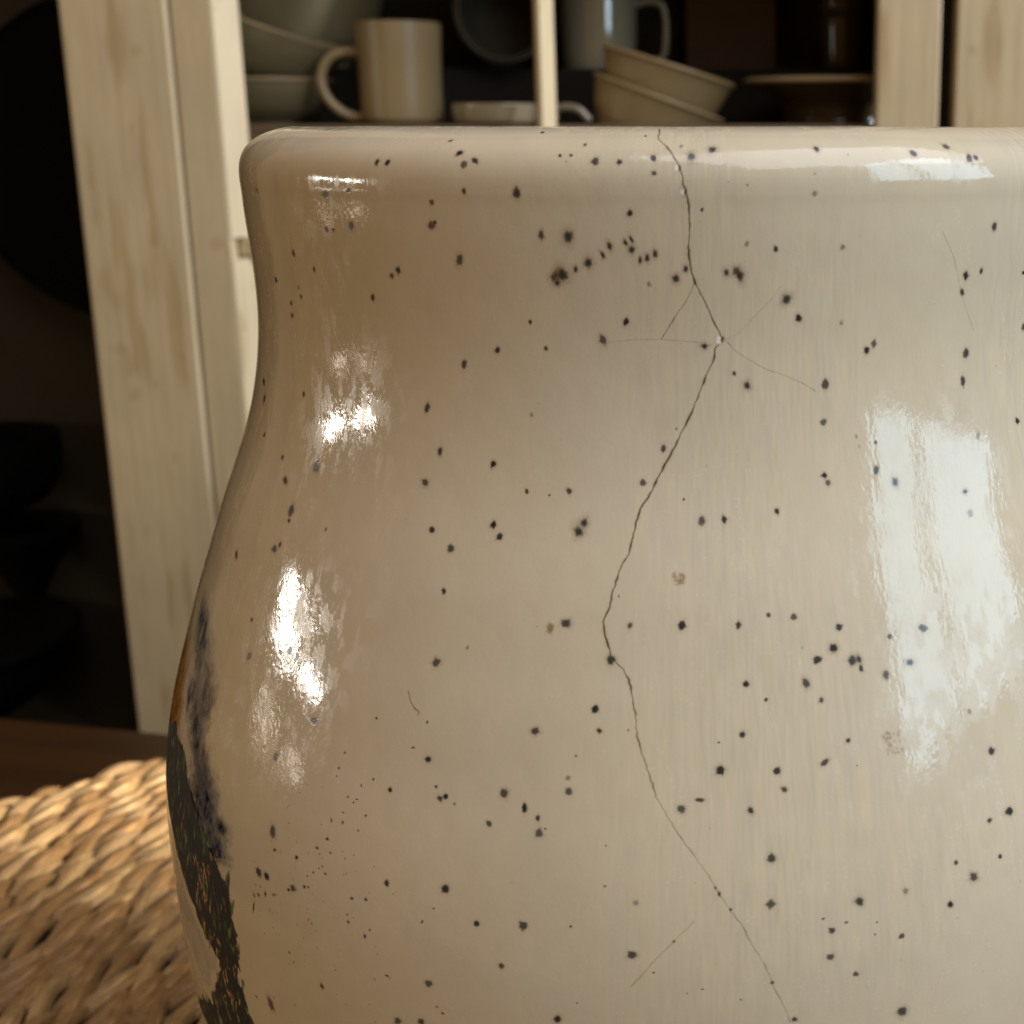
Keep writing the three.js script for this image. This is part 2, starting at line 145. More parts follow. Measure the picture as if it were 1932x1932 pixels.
// ------------------------------------------------------------------ the speckled jug
// PROFILE: [height from the rim, radius], foot to inner lip; marks are [degrees round from the camera side, mm along the wall from the rim, ...]
const AXIS_X = -0.012, AXIS_Z = -0.375;
const TH0 = -105, TH1 = 60, S0 = -205, S1 = 20, TW = 2048;
function jugTextures() {
  const N = TW, rgb = new Float32Array(N * N * 3), hgt = new Float32Array(N * N), rough = new Float32Array(N * N);
  const degPer = (TH1 - TH0) / N, mmPer = (S1 - S0) / N, mmDeg = 0.118 * 1000 * Math.PI / 180;    // about 2.06 mm per degree
  const rowNoise = new Float32Array(N);
  for (let j = 0; j < N; j++) for (let i = 0; i < N; i++) {
    const th = TH0 + (i + 0.5) * degPer, s = S0 + (j + 0.5) * mmPer, x = th * mmDeg, k = j * N + i;
    const cloud = fbm(x / 26, s / 34, 201, 4) - 0.5, streak = fbm(x / 0.9, s / 15, 211, 3) - 0.5, hairs = vnoise(x / 0.4, s / 4, 221) - 0.5, mottle = fbm(x / 3, s / 4, 231, 2) - 0.5;
    const brushed = smooth(-16, 10, th) * smooth(0.3, 0.62, fbm(x / 30, s / 45, 241, 2));
    const f = 1 + 0.1 * cloud + 0.05 * mottle + brushed * (0.11 * streak + 0.1 * hairs);
    const warm = 0.06 * (fbm(x / 18 + 9, s / 22, 251, 3) - 0.5) + brushed * 0.1 * streak;
    rgb[k * 3] = 0.615 * f * (1 + 0.3 * warm); rgb[k * 3 + 1] = 0.527 * f; rgb[k * 3 + 2] = 0.385 * f * (1 - 0.9 * warm);
    const peel = fbm(x / 1.3, s / 1.6, 261, 2) - 0.5, mid = fbm(x / 6, s / 7, 271, 2) - 0.5, big = fbm(x / 34, s / 42, 281, 2) - 0.5;
    const grit = fbm(x / 0.55, s / 0.75, 301, 2) - 0.5, worn = smooth(0.46, 0.66, fbm(x / 1.7, s / 3.4, 291, 4)) * (0.35 + 0.65 * smooth(0.35, 0.6, fbm(x / 9, s / 24, 295, 2)));
    rough[k] = 0.07 + 0.17 * worn + 0.08 * smooth(0.55, 0.8, fbm(x / 0.5, s / 0.7, 305, 2));
    hgt[k] = 0.5 + 0.006 * peel + 0.07 * mid + 0.45 * big + 0.014 * grit + 0.016 * smooth(6, 20, th) * (fbm(x / 0.8, s / 4.5, 273, 3) - 0.5) + brushed * 0.004 * (streak + hairs);
  }
  const blend = (k, c, a) => { for (let q = 0; q < 3; q++) rgb[k * 3 + q] = lerp(rgb[k * 3 + q], c[q], a); };
  // paints everything within reach of (deg, mm): fn(dx mm, dy mm, index)
  function around(deg, mm, rx, ry, fn) {
    const ci = (deg - TH0) / degPer, cj = (mm - S0) / mmPer, wi = rx / (degPer * mmDeg), wj = ry / mmPer;
    for (let j = Math.max(0, Math.floor(cj - wj)); j <= Math.min(N - 1, cj + wj); j++) for (let i = Math.max(0, Math.floor(ci - wi)); i <= Math.min(N - 1, ci + wi); i++)
      fn((i + 0.5 - ci) * degPer * mmDeg, (j + 0.5 - cj) * mmPer, j * N + i);
  }
  const ink = [0.012, 0.014, 0.019], bleed = [0.24, 0.165, 0.1];
  function spot(deg, mm, rx, ry, soft, strength, colour = ink, stain = 1) {
    const turn = rr(-0.5, 0.5), c = Math.cos(turn), s = Math.sin(turn), id = Math.floor(rnd() * 1000), reach = soft ? 2.6 : 2.1;
    around(deg, mm, rx * reach + 0.4, ry * reach + 0.4, (dx, dy, k) => {
      const u = (dx * c + dy * s) / rx, v = (-dx * s + dy * c) / ry, ang = Math.atan2(v, u), d = Math.hypot(u, v) * (1 + 0.42 * (vnoise(ang * 1.6 + 20, id * 0.37, 311) - 0.5) + 0.3 * (vnoise(dx * 3.2 + id, dy * 3.2, 321) - 0.5));
      const core = (1 - smooth(soft ? 0.4 : 0.56, soft ? 1.35 : 1.18, d)) * strength, halo = (1 - smooth(0.7, reach, d)) * (soft ? 0.36 : 0.12 + 0.26 * hashTable[id]) * strength * stain;
      blend(k, bleed, halo); blend(k, colour, core * (soft ? 0.93 : 0.8 + 0.19 * hashTable[id + 1200])); hgt[k] -= 0.01 * core; if (stain) rough[k] = lerp(rough[k], 0.3, core * 0.7);
    });
  }
  for (const list of [SPECKS_UPPER, SPECKS_MIDDLE, SPECKS_LOWER, SPECKS_BOTTOM]) for (const [deg, mm, rx, ry, kind] of list)
    spot(deg, mm, Math.max(rx / 80, 0.1), Math.max(ry / 80, 0.1), kind === 1, kind === 2 ? 0.6 : 1, kind === 2 ? [0.06, 0.045, 0.035] : ink);
  for (let i = 0; i < 210; i++) {                       // dust-fine flecks, thickest low on the left
    const low = i < 120, deg = low ? -34 + 11 * (rnd() + rnd() - 1) : rr(-60, 45), mm = low ? -150 + 32 * (rnd() + rnd() - 1) : rr(-190, -8), r = rr(0.06, 0.15);
    spot(deg, mm, r, r * rr(0.8, 2.4), false, low ? rr(0.4, 0.9) : rr(0.15, 0.5), [0.05, 0.035, 0.02]);
  }
  // lines: crazing and the long crack
  function line(pts, width, depth, strength, colour, wander, thin = 0) {
    for (let q = 0; q + 1 < pts.length; q++) {
      const [a0, b0] = pts[q], [a1, b1] = pts[q + 1], n = Math.ceil(Math.hypot((a1 - a0) * mmDeg, b1 - b0) / 0.07);
      for (let t = 0; t < n; t++) {
        const f = t / n, mm = lerp(b0, b1, f), w1 = (fbm(mm * 0.8 + q, lerp(a0, a1, f) * 1.7, 331, 3) - 0.5) * wander, deg = lerp(a0, a1, f) + w1 / mmDeg, late = thin ? 1 - 0.42 * smooth(-85, -135, mm) : 1, w = late * width * (0.35 + 1.3 * Math.pow(vnoise(mm * 0.7, deg * 1.2, 341), 2) + 0.3 * vnoise(mm * 3, deg * 5, 343));
        around(deg, mm, w * 2 + 0.25, w * 2 + 0.25, (dx, dy, k) => { const d = Math.hypot(dx, dy); const a = 1 - smooth(w * 0.4, w + 0.1, d); blend(k, colour, a * strength * 0.5 * late * late); hgt[k] = Math.min(hgt[k], hgt[k] - depth * a * 0.16); });
      }
    }
  }
  const crackInk = [0.045, 0.03, 0.014];
  line(CRACK_MAIN, 0.5, 0, 0.05, [0.3, 0.19, 0.08], 0.5, 1);
  line(CRACK_MAIN, 0.12, 0.06, 1, crackInk, 0.5, 1);
  line(CRACK_BRANCH, 0.08, 0.02, 0.6, crackInk, 0.4);
  line(CRACK_LEVEL, 0.07, 0.01, 0.28, [0.2, 0.12, 0.05], 0.5);
  line(CRACK_RIGHT, 0.07, 0.01, 0.42, [0.12, 0.075, 0.03], 0.5);
  line(CRACK_UPRIGHT, 0.07, 0.01, 0.25, [0.2, 0.13, 0.06], 0.5);
  line(CRACK_LOW, 0.07, 0.01, 0.42, [0.15, 0.09, 0.035], 0.4);
  line(CRACK_FAR, 0.07, 0.01, 0.35, [0.15, 0.09, 0.045], 0.4);
  line(CRACK_HAIR, 0.11, 0.01, 0.6, [0.07, 0.045, 0.02], 0.3);
  // chips where glaze has left the crack: pale edge, dark clay
  for (const [q, r] of [[3, 0.46], [6, 0.46], [16, 0.58]]) {
    const [deg, mm] = CRACK_MAIN[q];
    spot(deg - r * 0.55, mm - 0.1, r * 1.1, r * 1.3, false, 0.85, [0.86, 0.84, 0.78]); spot(deg, mm, r * 0.62, r * 1.25, false, 1, [0.075, 0.05, 0.02]);
  }
  for (const [deg, mm, r] of STAINS) for (let i = 0; i < 26; i++) spot(deg + rr(-r, r) * 0.5, mm + rr(-r, r) * 1.1, rr(0.1, 0.34), rr(0.1, 0.4), true, rr(0.25, 0.7), [0.33, 0.19, 0.035]);
  // the painted band on the left: blue-grey wash, ochre, dark leaves, one pale petal
  const inside = (poly, x, y) => { let c = false; for (let i = 0, j = poly.length - 1; i < poly.length; j = i++) { const [xi, yi] = poly[i], [xj, yj] = poly[j]; if (yi > y !== yj > y && x < (xj - xi) * (y - yi) / (yj - yi) + xi) c = !c; } return c; };
  const eachIn = (poly, pad, fn) => {
    const xs = poly.map((p) => p[0]), ys = poly.map((p) => p[1]);
    for (let j = Math.max(0, Math.floor((Math.min(...ys) - pad - S0) / mmPer)); j <= Math.min(N - 1, (Math.max(...ys) + pad - S0) / mmPer); j++) for (let i = Math.max(0, Math.floor((Math.min(...xs) - pad - TH0) / degPer)); i <= Math.min(N - 1, (Math.max(...xs) + pad - TH0) / degPer); i++) {
      const deg = TH0 + (i + 0.5) * degPer, mm = S0 + (j + 0.5) * mmPer; fn(deg, mm, j * N + i);
    }
  };
  const wash = (poly, colour, strength, edge, k0, blur = 0.25) => eachIn(poly, 4, (deg, mm, k) => {
    let a = 0; const w = edge * 4, wx = w * (fbm(deg * 0.5, mm * 0.35, k0, 3) - 0.5), wy = w * (fbm(deg * 0.5, mm * 0.35 + 9, k0 + 11, 3) - 0.5);
    for (let q = 0; q < 9; q++) { const t = q * 2.4, m = blur * Math.sqrt(q / 8); if (inside(poly, deg + wx + m * Math.cos(t), mm + wy + 2 * m * Math.sin(t))) a += 1 / 9; }
    if (a) blend(k, colour, a * strength * (0.55 + 0.9 * (fbm(deg * 0.9, mm * 0.35, k0 + 30, 3) - 0.1)));
  });
  wash([[-66, -105], [-60, -106], [-55, -114], [-51.8, -122], [-53.5, -128], [-58, -121], [-64, -112]], [0.1, 0.1, 0.115], 1.05, 0.8, 401, 1.5);
  wash([[-60, -118], [-55, -124], [-52, -130], [-49, -136], [-50, -140], [-56, -132], [-62, -123]], [0.085, 0.086, 0.1], 1.1, 0.8, 431, 1.3);
  wash([[-56, -130], [-49, -136], [-45.5, -145], [-44.5, -150], [-48, -153], [-54, -143]], [0.075, 0.076, 0.09], 1.1, 0.9, 461, 1.3);
  wash([[-80, -116], [-66, -117], [-63, -128], [-61.5, -137], [-68, -141], [-85, -140]], [0.42, 0.2, 0.04], 1.05, 1, 491, 1.6);
  const leaves = [[-64, -134], [-57, -136.5], [-54, -143], [-50, -148], [-46.5, -153], [-44.6, -156], [-44.2, -168], [-44, -178], [-43, -187], [-42.4, -203], [-62, -203], [-52, -190], [-47.8, -177], [-52, -172], [-57, -165], [-61, -158], [-68, -150], [-72, -140]];
  wash(leaves, [0.005, 0.008, 0.003], 2.2, 0.6, 521);
  eachIn(leaves, 0, (deg, mm, k) => { if (inside(leaves, deg, mm)) { rough[k] = 0.62; hgt[k] += 0.05 * (fbm(deg * 1.6, mm * 0.7, 581, 2) - 0.5); } });
  for (let i = 0; i < 1500; i++) {                      // brush dabs
    const deg = rr(-72, -42), mm = rr(-204, -134); if (!inside(leaves, deg + rr(-0.7, 0.7), mm)) continue;
    const t = rnd(), c = t < 0.42 ? [0.006, 0.009, 0.004] : t < 0.74 ? [0.05, 0.085, 0.02] : t < 0.9 ? [0.2, 0.25, 0.09] : [0.4, 0.2, 0.07];
    spot(deg, mm, rr(0.25, 0.7), rr(0.8, 2.4), t < 0.15, t < 0.8 ? 0.9 : 0.75, c, 0);
  }
  for (let i = 0; i < 260; i++) {                       // longer strokes of lighter green and straw
    const deg = rr(-70, -43), mm = rr(-202, -136); if (!inside(leaves, deg, mm)) continue;
    const t = rnd(), c = t < 0.4 ? [0.085, 0.11, 0.03] : t < 0.7 ? [0.16, 0.18, 0.075] : t < 0.85 ? [0.3, 0.29, 0.16] : [0.004, 0.006, 0.003];
    spot(deg, mm, rr(0.3, 0.7), rr(1.4, 4), t > 0.4 && t < 0.7, rr(0.5, 0.9), c, 0);
  }
  for (let c = 0; c < 13; c++) { const a = -48.5 + rr(-3.5, 3), b = -154 - 38 * rnd(); for (let i = 0; i < 7; i++) spot(a + rr(-1.1, 1.1), b + rr(-2.2, 2.2), rr(0.16, 0.3), rr(0.5, 1.1), false, 0.92, [0.62, 0.32, 0.14], 0); }
  spot(-44.9, -154, 0.85, 2.6, false, 1, [0.01, 0.013, 0.008], 0); spot(-45.1, -153.6, 0.6, 2, false, 0.9, [0.12, 0.13, 0.08], 0);
  const petal = [[-60, -163], [-57, -168], [-54, -172.5], [-51.5, -176], [-48.2, -175.5], [-48.6, -179], [-51, -181], [-52.2, -187], [-54.6, -187.5], [-57.5, -184], [-61, -180], [-67, -174], [-70, -160], [-68, -152]];
  wash(petal, [0.5, 0.45, 0.36], 1.5, 0.35, 551);
  for (let i = 0; i < 24; i++) { const a = rr(-66, -53), b = rr(-184, -160); if (inside(petal, a, b)) spot(a, b, 0.2, rr(1, 3), true, 0.4, [0.2, 0.18, 0.15], 0); }
  eachIn([[-105, -205], [-66, -205], [-66, -135], [-105, -135]], 0, (deg, mm, k) => { const a = smooth(-66, -72, deg) * smooth(-132, -145, mm) * 0.8; if (a > 0) blend(k, vnoise(deg * 0.8, mm * 0.5, 571) > 0.5 ? [0.05, 0.045, 0.025] : [0.4, 0.34, 0.24], a * 0.6); });
  const gloss = new Uint8Array(N * N * 4); for (let k = 0; k < N * N; k++) { gloss[k * 4] = gloss[k * 4 + 1] = gloss[k * 4 + 2] = Math.round(255 * clamp(rough[k])); gloss[k * 4 + 3] = 255; }
  const gt = new THREE.DataTexture(gloss, N, N);
  const map = new Uint8Array(N * N * 4), bump = new Float32Array(N * N * 4);
  for (let k = 0; k < N * N; k++) { for (let q = 0; q < 3; q++) { map[k * 4 + q] = S8(rgb[k * 3 + q]); bump[k * 4 + q] = hgt[k]; } map[k * 4 + 3] = 255; bump[k * 4 + 3] = 1; }
  const mt = new THREE.DataTexture(map, N, N), bt = new THREE.DataTexture(bump, N, N, THREE.RGBAFormat, THREE.FloatType);
  mt.colorSpace = THREE.SRGBColorSpace;
  for (const t of [mt, bt, gt]) { t.magFilter = THREE.LinearFilter; t.minFilter = THREE.LinearFilter; t.wrapS = t.wrapT = THREE.MirroredRepeatWrapping; t.needsUpdate = true; }
  return [mt, bt, gt];
}
function jugGeometry() {
  const pts = PROFILE.map(([h, r]) => [h, r]);
  for (const h of [-0.03, -0.06, -0.1, -0.14, -0.18, -0.23, -0.28, -0.315]) {       // the inside wall follows the outside
    let i = 0; while (PROFILE[i + 1][0] < h) i++;
    pts.push([h, lerp(PROFILE[i][1], PROFILE[i + 1][1], (h - PROFILE[i][0]) / (PROFILE[i + 1][0] - PROFILE[i][0])) - 0.012]);
  }
  pts.push([-0.322, 0.06], [-0.324, 0.0004]);
  pts.unshift([-0.334, 0.0004], [-0.334, 0.076]);
  const curve = new THREE.CatmullRomCurve3(pts.map(([h, r]) => new THREE.Vector3(r, h, 0)), false, 'centripetal').getPoints((pts.length - 1) * 5).map((p) => [p.y, Math.max(p.x, 4e-4)]);
  const rimAt = curve.findIndex(([h], i) => i > 60 && h > -0.0115);
  let s = curve[rimAt][0];
  const along = curve.map(([h]) => h);
  for (let i = rimAt; i < curve.length; i++) { along[i] = s; if (i + 1 < curve.length) s += Math.hypot(curve[i + 1][0] - curve[i][0], curve[i + 1][1] - curve[i][1]); }
  const n = 360, pos = [], uv = [], idx = [];
  curve.forEach(([h, r], j) => {
    for (let i = 0; i <= n; i++) {
      const deg = TH0 + i / n * 360, th = deg * Math.PI / 180, near = smooth(-0.34, -0.02, h);
      const wob = 1 + 0.0014 * Math.sin(2 * th + 0.6) + 0.0016 * (vnoise(th * 2.2 + 30, h * 26, 601) - 0.5);
      const y = EYE + h + near * (0.0005 * (vnoise(Math.cos(th) * 2.4 + 9, Math.sin(th) * 2.4 + 5, 611) - 0.5) + 0.00016 * (vnoise(Math.cos(th) * 12 + 9, Math.sin(th) * 12 + 40, 621) - 0.5));
      pos.push(r * wob * Math.sin(th), y, r * wob * Math.cos(th));
      uv.push((deg - TH0) / (TH1 - TH0), (along[j] * 1000 - S0) / (S1 - S0));
      if (i < n && j + 1 < curve.length) { const a = j * (n + 1) + i, b = a + n + 1; idx.push(a, a + 1, b, b, a + 1, b + 1); }
    }
  });
  const g = new THREE.BufferGeometry();
  g.setAttribute('position', new THREE.Float32BufferAttribute(pos, 3)); g.setAttribute('uv', new THREE.Float32BufferAttribute(uv, 2)); g.setIndex(idx);
  g.computeVertexNormals();
  const nm = g.attributes.normal;                      // close the seam
  for (let j = 0; j < curve.length; j++) { const a = j * (n + 1), b = a + n, v = new THREE.Vector3(nm.getX(a) + nm.getX(b), nm.getY(a) + nm.getY(b), nm.getZ(a) + nm.getZ(b)).normalize(); nm.setXYZ(a, v.x, v.y, v.z); nm.setXYZ(b, v.x, v.y, v.z); }
  return g;
}
const [jugMap, jugBump, jugGloss] = jugTextures();
const jugGlaze = new THREE.MeshPhysicalMaterial({ map: jugMap, roughness: 1, roughnessMap: jugGloss, bumpMap: jugBump, bumpScale: 0.001, ior: 1.52 });
const jug = thing('ceramic_jug', 'large cracked cream jug with black speckles and a glossy glaze', 'jug', [AXIS_X, 0, AXIS_Z]);
part('body', jugGeometry(), jugGlaze, jug);

// ------------------------------------------------------------------ setting behind and below
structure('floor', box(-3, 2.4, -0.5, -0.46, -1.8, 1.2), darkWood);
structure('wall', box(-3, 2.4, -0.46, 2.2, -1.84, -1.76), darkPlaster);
structure('unseen_panel', box(-2.75, -1.75, -0.46, 1.9, -1.755, -1.7, 0.01), paint);   // unseen pale panel, placed for the jug's left edge to mirror

// wooden bench between seat and cabinet
const bench = thing('wooden_bench', 'brown wooden bench behind the woven seat', 'bench', [-0.1, -0.46, -0.84]);
part('bench_top', (() => { const g = box(-1.3, 1.1, 0.325, 0.36, -0.12, 0.24, 0.004); return g; })(), benchWood, bench);
for (const [x, z] of [[-1.2, -0.08], [1.0, -0.08], [-1.2, 0.18], [1.0, 0.18]]) part('leg', box(x - 0.03, x + 0.03, 0, 0.324, z - 0.03, z + 0.03, 0.004), benchWood, bench);
bench.rotation.y = -0.217;

// round woven seat: rings of plaited strands
const seat = thing('woven_seat', 'round plaited straw seat under the cream jug', 'stool', [AXIS_X, 0, AXIS_Z]);
const SEAT_R = 0.512;
const strawMap = texture(128, 64, (i, j) => {
  const u = i / 128, v = j / 64, fib = fbm(u * 4, v * 30, 701, 3), patch = fbm(u * 3, v * 3, 711, 2), k = 0.55 + 1.25 * (fib - 0.5) + 0.6 * patch;
  return [0.46 * k, 0.298 * k, 0.138 * k];
});
const strawBump = heightTexture(128, 64, (i, j) => fbm(i / 128 * 4, j / 64 * 40, 721, 2));
const straws = [[1, 1, 1], [0.78, 0.7, 0.6], [1.12, 1.12, 1.05], [0.92, 0.82, 0.7]].map((c) => std({ map: strawMap, color: new THREE.Color().setRGB(...c), roughness: 0.5, bumpMap: strawBump, bumpScale: 0.0012 }));
function strandGeometry(k) {
  const L = 0.044, nu = 10, nv = 16, pos = [], uv = [], idx = [];
  for (let i = 0; i <= nu; i++) {
    const t = i / nu, body = Math.pow(Math.sin(Math.PI * clamp(t * 0.94 + 0.03)), 0.62), w = (0.0036 + 0.0006 * k) * body, hh = 0.0043 * body;
    const bend = 0.0022 * Math.sin(t * Math.PI * 2 + k), lift = 0.003 * Math.sin(Math.PI * t) - 0.005 * t + 0.001;
    for (let j = 0; j <= nv; j++) { const a = j / nv * 2 * Math.PI, rib = 1 + 0.13 * Math.cos(5 * a + 2.2 * t + k) + 0.06 * Math.cos(7 * a - 3 * t); pos.push((t - 0.5) * L, lift + hh * rib * Math.sin(a), bend + w * rib * Math.cos(a)); uv.push(t + k * 0.37, j / nv * 2 + k * 0.21); }
  }
  for (let i = 0; i < nu; i++) for (let j = 0; j < nv; j++) { const a = i * (nv + 1) + j, b = a + nv + 1; idx.push(a, a + 1, b, b, a + 1, b + 1); }
  const g = new THREE.BufferGeometry(); g.setAttribute('position', new THREE.Float32BufferAttribute(pos, 3)); g.setAttribute('uv', new THREE.Float32BufferAttribute(uv, 2)); g.setIndex(idx); g.computeVertexNormals(); return g;
}
const strandShapes = [0, 1, 2].map(strandGeometry);
part('seat_base', lathe([[0.0005, -0.009], [0.2, -0.009], [0.48, -0.0095], [0.505, -0.018], [0.515, -0.05], [0.51, -0.3], [0.49, -0.45], [0.0005, -0.455]], 96), std({ color: new THREE.Color().setRGB(0.025, 0.012, 0.003), roughness: 0.95 }), seat);
{
  const near = [], far = strandShapes.map(() => []), q = new THREE.Quaternion(), m4 = () => new THREE.Matrix4();
  const pitch = 0.0128, rows = 37;
  for (let row = 0; row < rows + 4; row++) {
    const over = Math.max(0, row - rows + 1), r = Math.min(SEAT_R - 0.006 + (over ? 0.004 : 0), SEAT_R - 0.006 - (rows - 1 - row) * pitch); if (r < 0.06) continue;
    const step = 0.0195 / r, drop = over * 0.012 + (row === rows - 1 ? 0.003 : 0);
    for (let a = (row * 0.61) % step; a < 2 * Math.PI; a += step) {
      const ang = a + rr(-0.1, 0.1) * step, k = Math.floor(rnd() * 3), slant = (over ? 0.4 : 0.3) + rr(-0.15, 0.15), sc = rr(0.85, 1.15);
      const o = new THREE.Object3D(); o.rotation.order = 'YXZ';
      o.position.set(r * Math.cos(ang), -0.006 - drop + rr(-0.0012, 0.0012), -r * Math.sin(ang));
      o.rotation.set(over ? 1.1 : rr(-0.15, 0.15), ang + Math.PI / 2 + (over ? 0 : slant), (over ? slant : rr(-0.05, 0.05)));
      o.scale.set(sc, rr(0.85, 1.2), rr(0.85, 1.15)); o.updateMatrix();
      const px = r * Math.cos(ang) + AXIS_X, pz = -r * Math.sin(ang) + AXIS_Z;
      const seen = px < -0.17 && px > -0.43 && pz > -0.9 && pz < -0.44 && !over;
      if (seen && near.length < 300) near.push([o, k]); else far[k].push(o.matrix.clone());
    }
  }
  for (const [o, k] of near) { const m = part('strand', strandShapes[k], straws[Math.floor(rnd() * straws.length)], seat); m.position.copy(o.position); m.rotation.copy(o.rotation); m.scale.copy(o.scale); }
  far.forEach((list, k) => { const im = new THREE.InstancedMesh(strandShapes[k], straws[k], list.length); im.name = 'woven_strands'; list.forEach((m, i) => im.setMatrixAt(i, m)); im.userData.kind = 'stuff'; im.castShadow = im.receiveShadow = true; seat.add(im); });
}

// cabinet with a glazed-style door, and its right-hand neighbour door
const cab = thing('display_cabinet', 'cream painted cabinet with an open barred door and crockery inside', 'cabinet', [-0.16, -0.46, -1.35]);
const C = (x0, x1, y0, y1, z0, z1, r) => box(x0 + 0.16, x1 + 0.16, y0 + 0.46, y1 + 0.46, z0 + 1.35, z1 + 1.35, r);
part('post', C(-0.5915, -0.4966, -0.46, 1.3, -1.45, -1.3475, 0.004), paint, cab);
part('side_panel', C(-0.589, -0.5, -0.44, 1.28, -1.74, -1.452), paint, cab);
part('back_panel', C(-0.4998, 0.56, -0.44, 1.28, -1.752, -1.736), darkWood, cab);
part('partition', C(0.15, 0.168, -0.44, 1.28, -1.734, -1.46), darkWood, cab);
const shelf = part('shelf', C(-0.4995, 0.1495, 0.326, 0.3475, -1.734, -1.385, 0.003), shelfWood, cab);
part('upper_shelf', C(-0.4995, 0.1495, 0.612, 0.632, -1.734, -1.4, 0.003), shelfWood, cab);
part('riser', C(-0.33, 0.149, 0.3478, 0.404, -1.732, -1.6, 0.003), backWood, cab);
part('top_board', C(-0.61, 0.6, 1.301, 1.33, -1.76, -1.33, 0.004), paint, cab);
const door = new THREE.Group(); door.name = 'door'; cab.add(door);
part('stile', C(-0.4952, -0.4582, -0.4, 1.28, -1.378, -1.3495, 0.0025), paint, door);
const bead = (x, w, side, y0, y1) => { const o = [[x, 0], [x + side * w, -0.024], [x + side * w * 0.2, -0.03], [x, -0.03]]; return extrudeY((side > 0 ? o : o.slice().reverse()).map(([a, b]) => [a + 0.16, b]), y0 + 0.46, y1 + 0.46); };
part('moulding', bead(-0.458, 0.0155, 1, -0.34, 0.2285), paint, door);
part('moulding', bead(-0.458, 0.0155, 1, 0.2475, 1.2), paint, door);
part('stile', C(0.1238, 0.1788, -0.4, 1.28, -1.378, -1.3495, 0.0018), paint, door);
part('rail', C(-0.458, 0.1236, 1.2, 1.28, -1.378, -1.35, 0.0025), paint, door);
part('rail', C(-0.458, 0.1236, -0.4, -0.34, -1.378, -1.35, 0.0025), paint, door);
const bar = (x, y0, y1) => extrudeY([[x - 0.0075 + 0.16, -0.024], [x - 0.002 + 0.16, -0.002], [x + 0.001 + 0.16, -0.0015], [x + 0.0108 + 0.16, -0.022], [x + 0.0095 + 0.16, -0.028], [x - 0.006 + 0.16, -0.028]].reverse(), y0 + 0.46, y1 + 0.46);
part('glazing_bar', bar(-0.1735, 0.2475, 1.2), paint, door);
part('glazing_bar', bar(-0.1735, -0.34, 0.2285), paint, door);
part('glazing_bar', C(-0.4575, 0.1234, 0.229, 0.247, -1.376, -1.364, 0.004), paint, door);
const door2 = new THREE.Group(); door2.name = 'door'; door2.userData.label = 'solid boarded cream door right of the dark gap'; cab.add(door2);
part('panel', C(0.193, 0.56, -0.4, 1.28, -1.38, -1.3495, 0.002), paint, door2);

// crockery on the shelf
const SH = 0.3478;
function handled(name, label, cat, p, body, mat, handlePts, hr, turn = 0) {
  const t = thing(name, label, cat, p); part('body', name === 'soup_cup' ? turned(body) : lathe(body), mat, t); if (handlePts) part('handle', tube(handlePts, hr), mat, t); t.rotation.y = turn; return t;
}
const MUG_R = 0.0395;
handled('mug', 'olive cream mug with its round handle to the left', 'mug', [-0.3185, SH, -1.45],
  [[0.0004, 0.001], [0.03, 0], [0.0365, 0.003], [0.038, 0.012], [0.0385, 0.05], [0.0398, 0.088], [0.0396, 0.0905], [0.0375, 0.0895], [0.0358, 0.06], [0.035, 0.01], [0.0004, 0.007]], stoneware,
  [[-0.037, 0.064, 0], [-0.05, 0.066, 0], [-0.066, 0.06, 0.002], [-0.0745, 0.044, 0.003], [-0.071, 0.026, 0.003], [-0.058, 0.012, 0.002], [-0.045, 0.0065, 0], [-0.037, 0.006, 0]], 0.0048, 0);
const bowlShape = (R, H) => [[0.0004, 0.001], [R * 0.42, 0], [R * 0.46, H * 0.06], [R * 0.72, H * 0.3], [R * 0.9, H * 0.65], [R, H * 0.97], [R * 0.995, H], [R * 0.955, H * 0.98], [R * 0.86, H * 0.68], [R * 0.66, H * 0.34], [R * 0.4, H * 0.12], [0.0004, H * 0.1]];
function bowl(label, p, R, H, mat, tilt = 0, group) { const t = thing('bowl', label, 'bowl', p, group); part('body', lathe(bowlShape(R, H)), mat, t); part('rim', new THREE.TorusGeometry(R * 0.985, 0.0019, 8, 72).rotateX(Math.PI / 2).translate(0, H * 0.985, 0), stoneware, t); t.rotation.z = tilt; return t; }  // rim ring in paler ware paints a highlight along the edge
bowl('olive bowl at the bottom of the stack left of the mug', [-0.462, SH, -1.5], 0.066, 0.042, greyware, 0);
bowl('tilted olive bowl, middle of the stack left of the mug', [-0.476, 0.383, -1.5], 0.078, 0.062, greyware, -0.33);
bowl('wide grey bowl, topmost of the stack left of the mug', [-0.452, 0.402, -1.63], 0.088, 0.078, greyware, 0.1);
const hung = thing('cup', 'dark cup hanging on its side, mouth to the front, behind the left pane', 'cup', [-0.2385, 0.459, -1.58]);
{ const g = lathe([[0.0004, 0], [0.03, 0.001], [0.044, 0.012], [0.0475, 0.05], [0.049, 0.075], [0.0475, 0.0765], [0.0455, 0.073], [0.043, 0.03], [0.03, 0.008], [0.0004, 0.006]]); g.rotateX(Math.PI / 2); g.translate(0, 0, -0.07);
  part('body', g, darkWood, hung); part('rim', (() => { const t = new THREE.TorusGeometry(0.0478, 0.0026, 10, 64); t.translate(0, 0, 0.004); return t; })(), greyware, hung);
  part('handle', tube([[0, 0.046, -0.012], [0, 0.07, -0.02], [0, 0.074, -0.04], [0, 0.045, -0.055]], 0.005), brownware, hung); part('hook', tube([[0, 0.069, -0.03], [0.004, 0.085, -0.03], [0, 0.12, -0.03], [0, 0.1565, -0.03]], 0.0016), blackIron, hung); }
